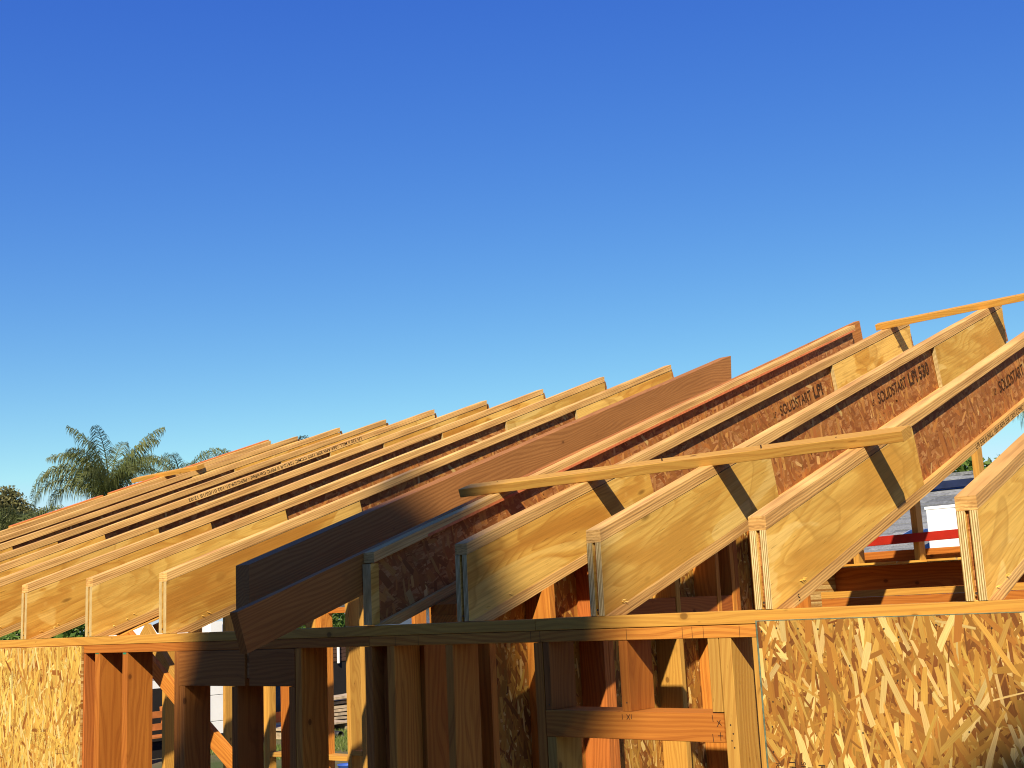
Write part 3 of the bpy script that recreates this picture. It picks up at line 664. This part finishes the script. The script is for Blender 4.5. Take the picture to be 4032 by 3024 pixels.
# stack of salvaged boards
rn = random.Random(7)
where = ['bottom', 'second', 'third', 'fourth', 'fifth', 'sixth', 'topmost']
for k in range(7):
    b = board('stacked_board', (-16.75 + rn.uniform(-.1, .1), 16.2, G + .06 + k * .085), (-16.55 + rn.uniform(-.15, .15), 18.3, G + .07 + k * .085 + (.12 if k == 6 else 0)), .5, .06, M_oldwood, wob=.01, seed=k)
    tag(b, 'pale salvaged board, %s of the stack beside the shed' % where[k], 'board', 'boards stacked by the shed')
# pipe and tub
def tube(name, p0, p1, r, mat, n=14, hollow=.85):
    M, L = frame(p0, p1); v = []; f = []
    for x, rr in ((0, r), (L, r), (L, r * hollow), (0, r * hollow)):
        v += [(x, rr * math.cos(2 * math.pi * k / n), rr * math.sin(2 * math.pi * k / n)) for k in range(n)]
    for a in range(4):
        b = (a + 1) % 4; f += [(a * n + k, a * n + (k + 1) % n, b * n + (k + 1) % n, b * n + k) for k in range(n)]
    return mobj(name, v, f, mat, None, M, True)
tag(tube('drain_pipe', (-14.5, 14.75, G + .07), (-13.9, 14.62, G + .07), .075, M_pipe), 'black plastic drain pipe offcut lying on the grass', 'pipe')
def lathe(name, prof, mat, loc, n=24):
    v = []; f = []
    for r, z in prof: v += [(r * math.cos(2 * math.pi * k / n), r * math.sin(2 * math.pi * k / n), z) for k in range(n)]
    for i in range(len(prof) - 1): f += [(i * n + k, i * n + (k + 1) % n, (i + 1) * n + (k + 1) % n, (i + 1) * n + k) for k in range(n)]
    return mobj(name, v, f, mat, None, Matrix.Translation(loc), True)
M_stain = plain('orange_stain', (.40, .13, .03), .2, 8)
tag(lathe('blue_tub', [(.01, 0), (.13, 0), (.15, .10), (.165, .11), (.16, .12), (.14, .10), (.12, .02), (.01, .02)], M_blue, (-9.55, 10.85, G - .0)), 'blue plastic tub on the ground at the bottom of the opening', 'tub')
be = thing('wooden_bench', 'orange stained wooden bench against the white garage', 'bench', (-14.2, 10.4, G))
for yy in (9.9, 10.75): 
    board('leg', (-14.0, yy, G), (-14.0, yy, G + .45), .07, .07, M_stain, be, upv=(0, 1, 0)); board('back_post', (-14.45, yy, G), (-14.62, yy, G + .98), .09, .07, M_stain, be, upv=(0, 1, 0))
for k in range(3): bx('seat_slat', -14.42 + k * .15, -14.29 + k * .15, 9.8, 10.9, G + .46, G + .49, M_stain, be, 'y')
for k in range(2): board('back_slat', (-14.5 - k * .06, 9.8, G + .62 + k * .22), (-14.5 - k * .06, 10.9, G + .62 + k * .22), .03, .12, M_stain, be)

# ------------------------------------------------------------------ grass
def grass(n, x0, x1, y0, y1, seed):
    r = random.Random(seed); V = []; F = []
    for i in range(n):
        x, y = r.uniform(x0, x1), r.uniform(y0, y1); a = r.uniform(0, 6.28); hh = r.uniform(.04, .12); w_ = .008; k = len(V)
        if math.sin(x * 1.3) + math.sin(y * 1.9 + x) < -.3: continue
        V += [(x - w_ * math.cos(a), y - w_ * math.sin(a), G), (x + w_ * math.cos(a), y + w_ * math.sin(a), G), (x + r.uniform(-.05, .05), y + r.uniform(-.05, .05), G + hh)]; F.append((k, k + 1, k + 2))
    return tag(mobj('lawn_grass', V, F, M_grass), 'short patchy green grass of the yard', 'grass', kind='stuff')
grass(26000, -16.5, -10, 11.5, 17, 2)

# ------------------------------------------------------------------ trees and palms
def leaf_cloud(name, blobs, n, size, mat, parent, seed, M=None):
    r = random.Random(seed); V = []; F = []; tot = sum(b[3] ** 2 for b in blobs)
    for (cx, cy, cz, rad) in blobs:
        for i in range(int(n * rad ** 2 / tot)):
            d = Vector((r.gauss(0, 1), r.gauss(0, 1), r.gauss(0, 1))).normalized() * rad * (r.random() ** .45) * r.uniform(.8, 1.08)
            p = Vector((cx, cy, cz)) + d; s_ = size * r.uniform(.6, 1.3)
            u = Vector((r.gauss(0, 1), r.gauss(0, 1), r.gauss(0, .8))).normalized(); v = u.orthogonal().normalized(); k = len(V)
            v = (v * math.cos(i) + u.cross(v) * math.sin(i))
            V += [p - u * s_, p + v * s_ * .45, p + u * s_, p - v * s_ * .45]; F.append((k, k + 1, k + 2, k + 3))
    return mobj(name, V, F, mat, parent)
def trunk(name, p0, p1, r0, r1, mat, parent, seed=0, n=9, seg=7, bend=.15):
    r = random.Random(seed); V = []; F = []; p0 = Vector(p0); p1 = Vector(p1)
    for i in range(seg + 1):
        t = i / seg; c = p0.lerp(p1, t) + Vector((r.uniform(-bend, bend), r.uniform(-bend, bend), 0)) * (0 if i in (0,) else t); rr = r0 + (r1 - r0) * t
        V += [c + Vector((rr * math.cos(2 * math.pi * k / n), rr * math.sin(2 * math.pi * k / n), 0)) for k in range(n)]
    for i in range(seg): F += [(i * n + k, i * n + (k + 1) % n, (i + 1) * n + (k + 1) % n, (i + 1) * n + k) for k in range(n)]
    return mobj(name, V, F, mat, parent, None, True)
def tree(name, label, base, blobs, n, size, mat, seed, tr=.2, cat='tree'):
    t = thing(name, label, cat, base); top = max(b[2] for b in blobs)
    trunk('trunk', base, (base[0], base[1], top), tr, tr * .3, M_bark, t, seed)
    for k, b in enumerate(blobs[:6]): trunk('limb', (base[0], base[1], base[2] + (b[2] - base[2]) * .45), b[:3], tr * .45, tr * .12, M_bark, t, seed + k, 6, 4, .1)
    leaf_cloud('crown', blobs, n, size, mat, t, seed); return t
def frond(parent, origin, az, el, length, droop, seed, leaflet=.55, twist=0.0, nl=46):
    """an arching feather frond: rachis and drooping leaflets in one mesh"""
    r = random.Random(seed); V = []; F = []; p = Vector(origin); ca, sa = math.cos(az), math.sin(az); e = el; seg = 16; P = []
    for i in range(seg + 1):
        P.append((p.copy(), Vector((ca * math.cos(e), sa * math.cos(e), math.sin(e))))); p = p + P[-1][1] * length / seg; e -= droop / seg * (.5 + 1.2 * i / seg)
    side = Vector((-sa, ca, 0))
    for i in range(seg):
        w0, w1 = .03 * (1 - i / seg) + .006, .03 * (1 - (i + 1) / seg) + .006; k = len(V); a, b = P[i][0], P[i + 1][0]; u0 = side.cross(P[i][1])
        V += [a - side * w0, a + side * w0, b + side * w1, b - side * w1, a + u0 * w0, b + u0 * w1]; F += [(k, k + 1, k + 2, k + 3), (k, k + 3, k + 5, k + 4), (k + 1, k + 4, k + 5, k + 2)]
    for j in range(nl * 2):
        t = .14 + .86 * (j // 2) / nl + r.uniform(-.01, .01); i = min(seg - 1, int(t * seg)); c = P[i][0].lerp(P[i + 1][0], min(1, t * seg - i)); d = P[i][1]
        s_ = 1 if j % 2 else -1; ll = leaflet * (math.sin(math.pi * min(1, .18 + t * .78)) ** .7) * r.uniform(.8, 1.15)
        o1 = (side * s_ * r.uniform(.65, 1.0) + d * .55 + Vector((0, 0, r.uniform(-.25, .55)))).normalized(); o2 = (o1 * .5 + Vector((0, 0, -1)) * r.uniform(.7, 1.2) + d * .2).normalized(); o3 = (o2 * .4 + Vector((0, 0, -1))).normalized()
        a = c; b = a + o1 * ll * .4; c2 = b + o2 * ll * .35; e2 = c2 + o3 * ll * .35; wv = d * .0095; k = len(V)
        V += [a - wv, a + wv, b + wv * 1.3, b - wv * 1.3, c2 + wv, c2 - wv, e2]; F += [(k, k + 1, k + 2, k + 3), (k + 3, k + 2, k + 4, k + 5), (k + 5, k + 4, k + 6)]
    return mobj('frond', V, F, M_palm, parent)
def palm(label, base, crown_z, fr, seed, leaflet=.6, nl=46):
    t = thing('queen_palm', label, 'palm tree', base); trunk('trunk', base, (base[0], base[1], crown_z), .2, .14, M_palmtrunk, t, seed, 10, 8, .06)
    for k, (az, el, L_, dr) in enumerate(fr): frond(t, (base[0], base[1], crown_z - .1), R_(az), R_(el), L_, R_(dr), seed * 50 + k, leaflet, 0, nl)
    return t
# azimuths: image right is about 40 deg, image left 220, towards the camera 310, away 130
palm('tall queen palm with arching drooping fronds above the left rafters', (-31.3, 19.9, G), 4.15,
     [(221, 70, 3.9, 160), (228, 60, 3.5, 155), (226, 82, 3.2, 105), (250, 88, 3.3, 62), (310, 87, 3.3, 70), (130, 86, 3.2, 72), (40, 86, 3.1, 80), (42, 76, 3.4, 50), (205, 84, 3.0, 90), (285, 82, 3.0, 95), (20, 80, 2.9, 110), (100, 80, 2.9, 110), (170, 78, 3.0, 120), (350, 76, 2.7, 125), (240, 76, 3.1, 130), (215, 60, 3.0, 160), (300, 70, 2.8, 130)], 3, .85, 72)
palm('lower queen palm at the left edge with a dense skirt of fronds', (-29.9, 16.1, G), 2.95,
     [(200, 62, 2.4, 130), (225, 52, 2.6, 125), (215, 36, 2.7, 100), (20, 62, 2.5, 125), (45, 52, 2.7, 120), (40, 38, 2.9, 100), (60, 44, 2.7, 110), (300, 66, 2.4, 140), (270, 52, 2.5, 130), (330, 52, 2.6, 130), (130, 66, 2.4, 120), (42, 24, 2.7, 80), (222, 22, 2.6, 85)], 5, .75, 60)
palm('queen palm whose upper fronds peep over the short far brace', (-36.2, 26.2, G), 5.75,
     [(40, 52, 3.4, 92), (215, 60, 3.2, 110), (50, 38, 3.6, 78), (225, 40, 3.2, 95), (30, 68, 3.0, 110), (200, 70, 2.9, 115), (310, 62, 2.8, 115), (130, 62, 2.8, 115)], 7, .7, 56)
palm('palm of which only one frond tip shows above the rafter ends', (-30.4, 28.2, G), 5.75,
     [(220, 66, 2.0, 100), (40, 66, 2.0, 110), (300, 80, 1.9, 80), (130, 76, 1.9, 80), (250, 56, 2.0, 110), (10, 52, 2.0, 110), (80, 70, 2.0, 90)], 9, .7, 50)
palm('palm beyond the right edge with one hanging frond in view', (-1.9, 28.9, G), 4.25,
     [(222, 48, 2.6, 125), (212, 58, 2.5, 130), (232, 34, 2.4, 110), (40, 50, 2.6, 110), (320, 45, 2.4, 110), (130, 50, 2.4, 110), (280, 40, 2.2, 120)], 11, .9, 66)
tree('broadleaf_tree', 'rounded olive green tree at the far left edge', (-51.6, 26.3, G), [(-51.5, 26.5, 5.5, 1.55), (-50.8, 27.1, 4.9, 1.5), (-52.6, 25.8, 5.4, 1.7), (-51.3, 26.6, 6.3, .9), (-50.0, 27.7, 3.9, 1.4), (-53.5, 25.2, 4.6, 1.8), (-51.6, 26.3, 3.9, 1.9)], 30000, .105, M_leaf, 2, .35)
tree('broadleaf_tree', 'dark green tree beyond the shingled roof on the right', (-5.4, 32.6, G), [(-6.3, 32.0, 2.6, 1.15), (-5.2, 32.8, 2.7, 1.1), (-4.2, 33.6, 2.8, 1.1), (-7.2, 31.4, 1.9, 1.2), (-6.25, 31.9, 3.35, .55), (-4.9, 32.9, 3.4, .5), (-3.2, 34.1, 2.2, 1.2), (-5.4, 32.6, 1.6, 1.4)], 12000, .13, M_leafg, 4, .25)
tree('garden_bush', 'bright green bush seen under the sloping dark plank', (-20.2, 20.2, G), [(-20.2, 20.2, -.2, 1.1), (-19.4, 20.8, -.9, 1.1), (-21.0, 19.6, -.9, 1.1), (-20.2, 20.2, -1.6, 1.2)], 7000, .10, M_leafg, 6, .1, 'bush')
tree('garden_bush', 'dark green bush glimpsed beneath the second rafter above the plates', (-21.4, 12.9, G), [(-21.4, 12.9, -.1, .8), (-20.6, 13.4, -.5, .8), (-22.4, 12.2, -.3, .9), (-21.4, 12.9, -1.5, 1.3)], 7000, .10, M_leafg, 8, .1, 'bush')
# the tree behind the photographer that throws the soft shade over the middle of the wall
SD = 23.0; k_ = SD / math.sqrt(.6 ** 2 + 1 + .865 ** 2)
def shade_pt(x, z, j=0): return Vector((x + .6 * (k_ + j), -(k_ + j), z + .865 * (k_ + j)))
shade = [(2.3, .5, .60), (2.08, .03, .60), (2.5, .15, .58), (2.2, -.35, .75), (2.8, -.35, .62), (2.5, 1.0, .38), (3.2, -.12, .30), (2.7, .8, .30), (1.8, -.75, .58), (2.6, -.95, .8), (3.45, -.1, .24), (3.6, -.2, .16), (4.97, -.58, .20), (4.65, -.95, .3), (5.1, -.95, .34), (3.5, -1.25, .45)]
tb = [(*shade_pt(x, z, (i % 3 - 1) * .8), r_) for i, (x, z, r_) in enumerate(shade)]
bx_, by_ = tb[3][0], tb[3][1]
tree('street_tree', 'leafy tree behind the viewpoint, shading the middle of the wall', (bx_, by_, G), tb, 16000, .13, M_leafd, 12, .22)

# unseen dark house added behind the photographer to cut low sky light and ground bounce
BH = thing('light_block_house', 'added dark house shape behind the viewpoint, out of view, blocking fill light', 'house', (6, -12.5, G))
bx('wall', -12, 22, -17, -10.0, G, 3.9, M_brownwall, BH, 'x', .01)
mobj('roof', [(-12.5, -9.5, 3.85), (22.5, -9.5, 3.85), (22.5, -13.5, 4.9), (-12.5, -13.5, 4.9), (-12.5, -17.5, 3.85), (22.5, -17.5, 3.85)], [(0, 1, 2, 3), (3, 2, 5, 4), (0, 3, 4), (1, 5, 2), (0, 4, 5, 1)], M_roofdark, BH)
for k in range(6):
    wi = bx('window', -9 + k * 5, -7.4 + k * 5, -9.998, -9.96, .9, 2.3, M_glass, BH, 'x', .01); bx('window_frame', -9.1 + k * 5, -7.3 + k * 5, -9.99, -9.93, .78, .88, M_whitetrim, wi, 'x')
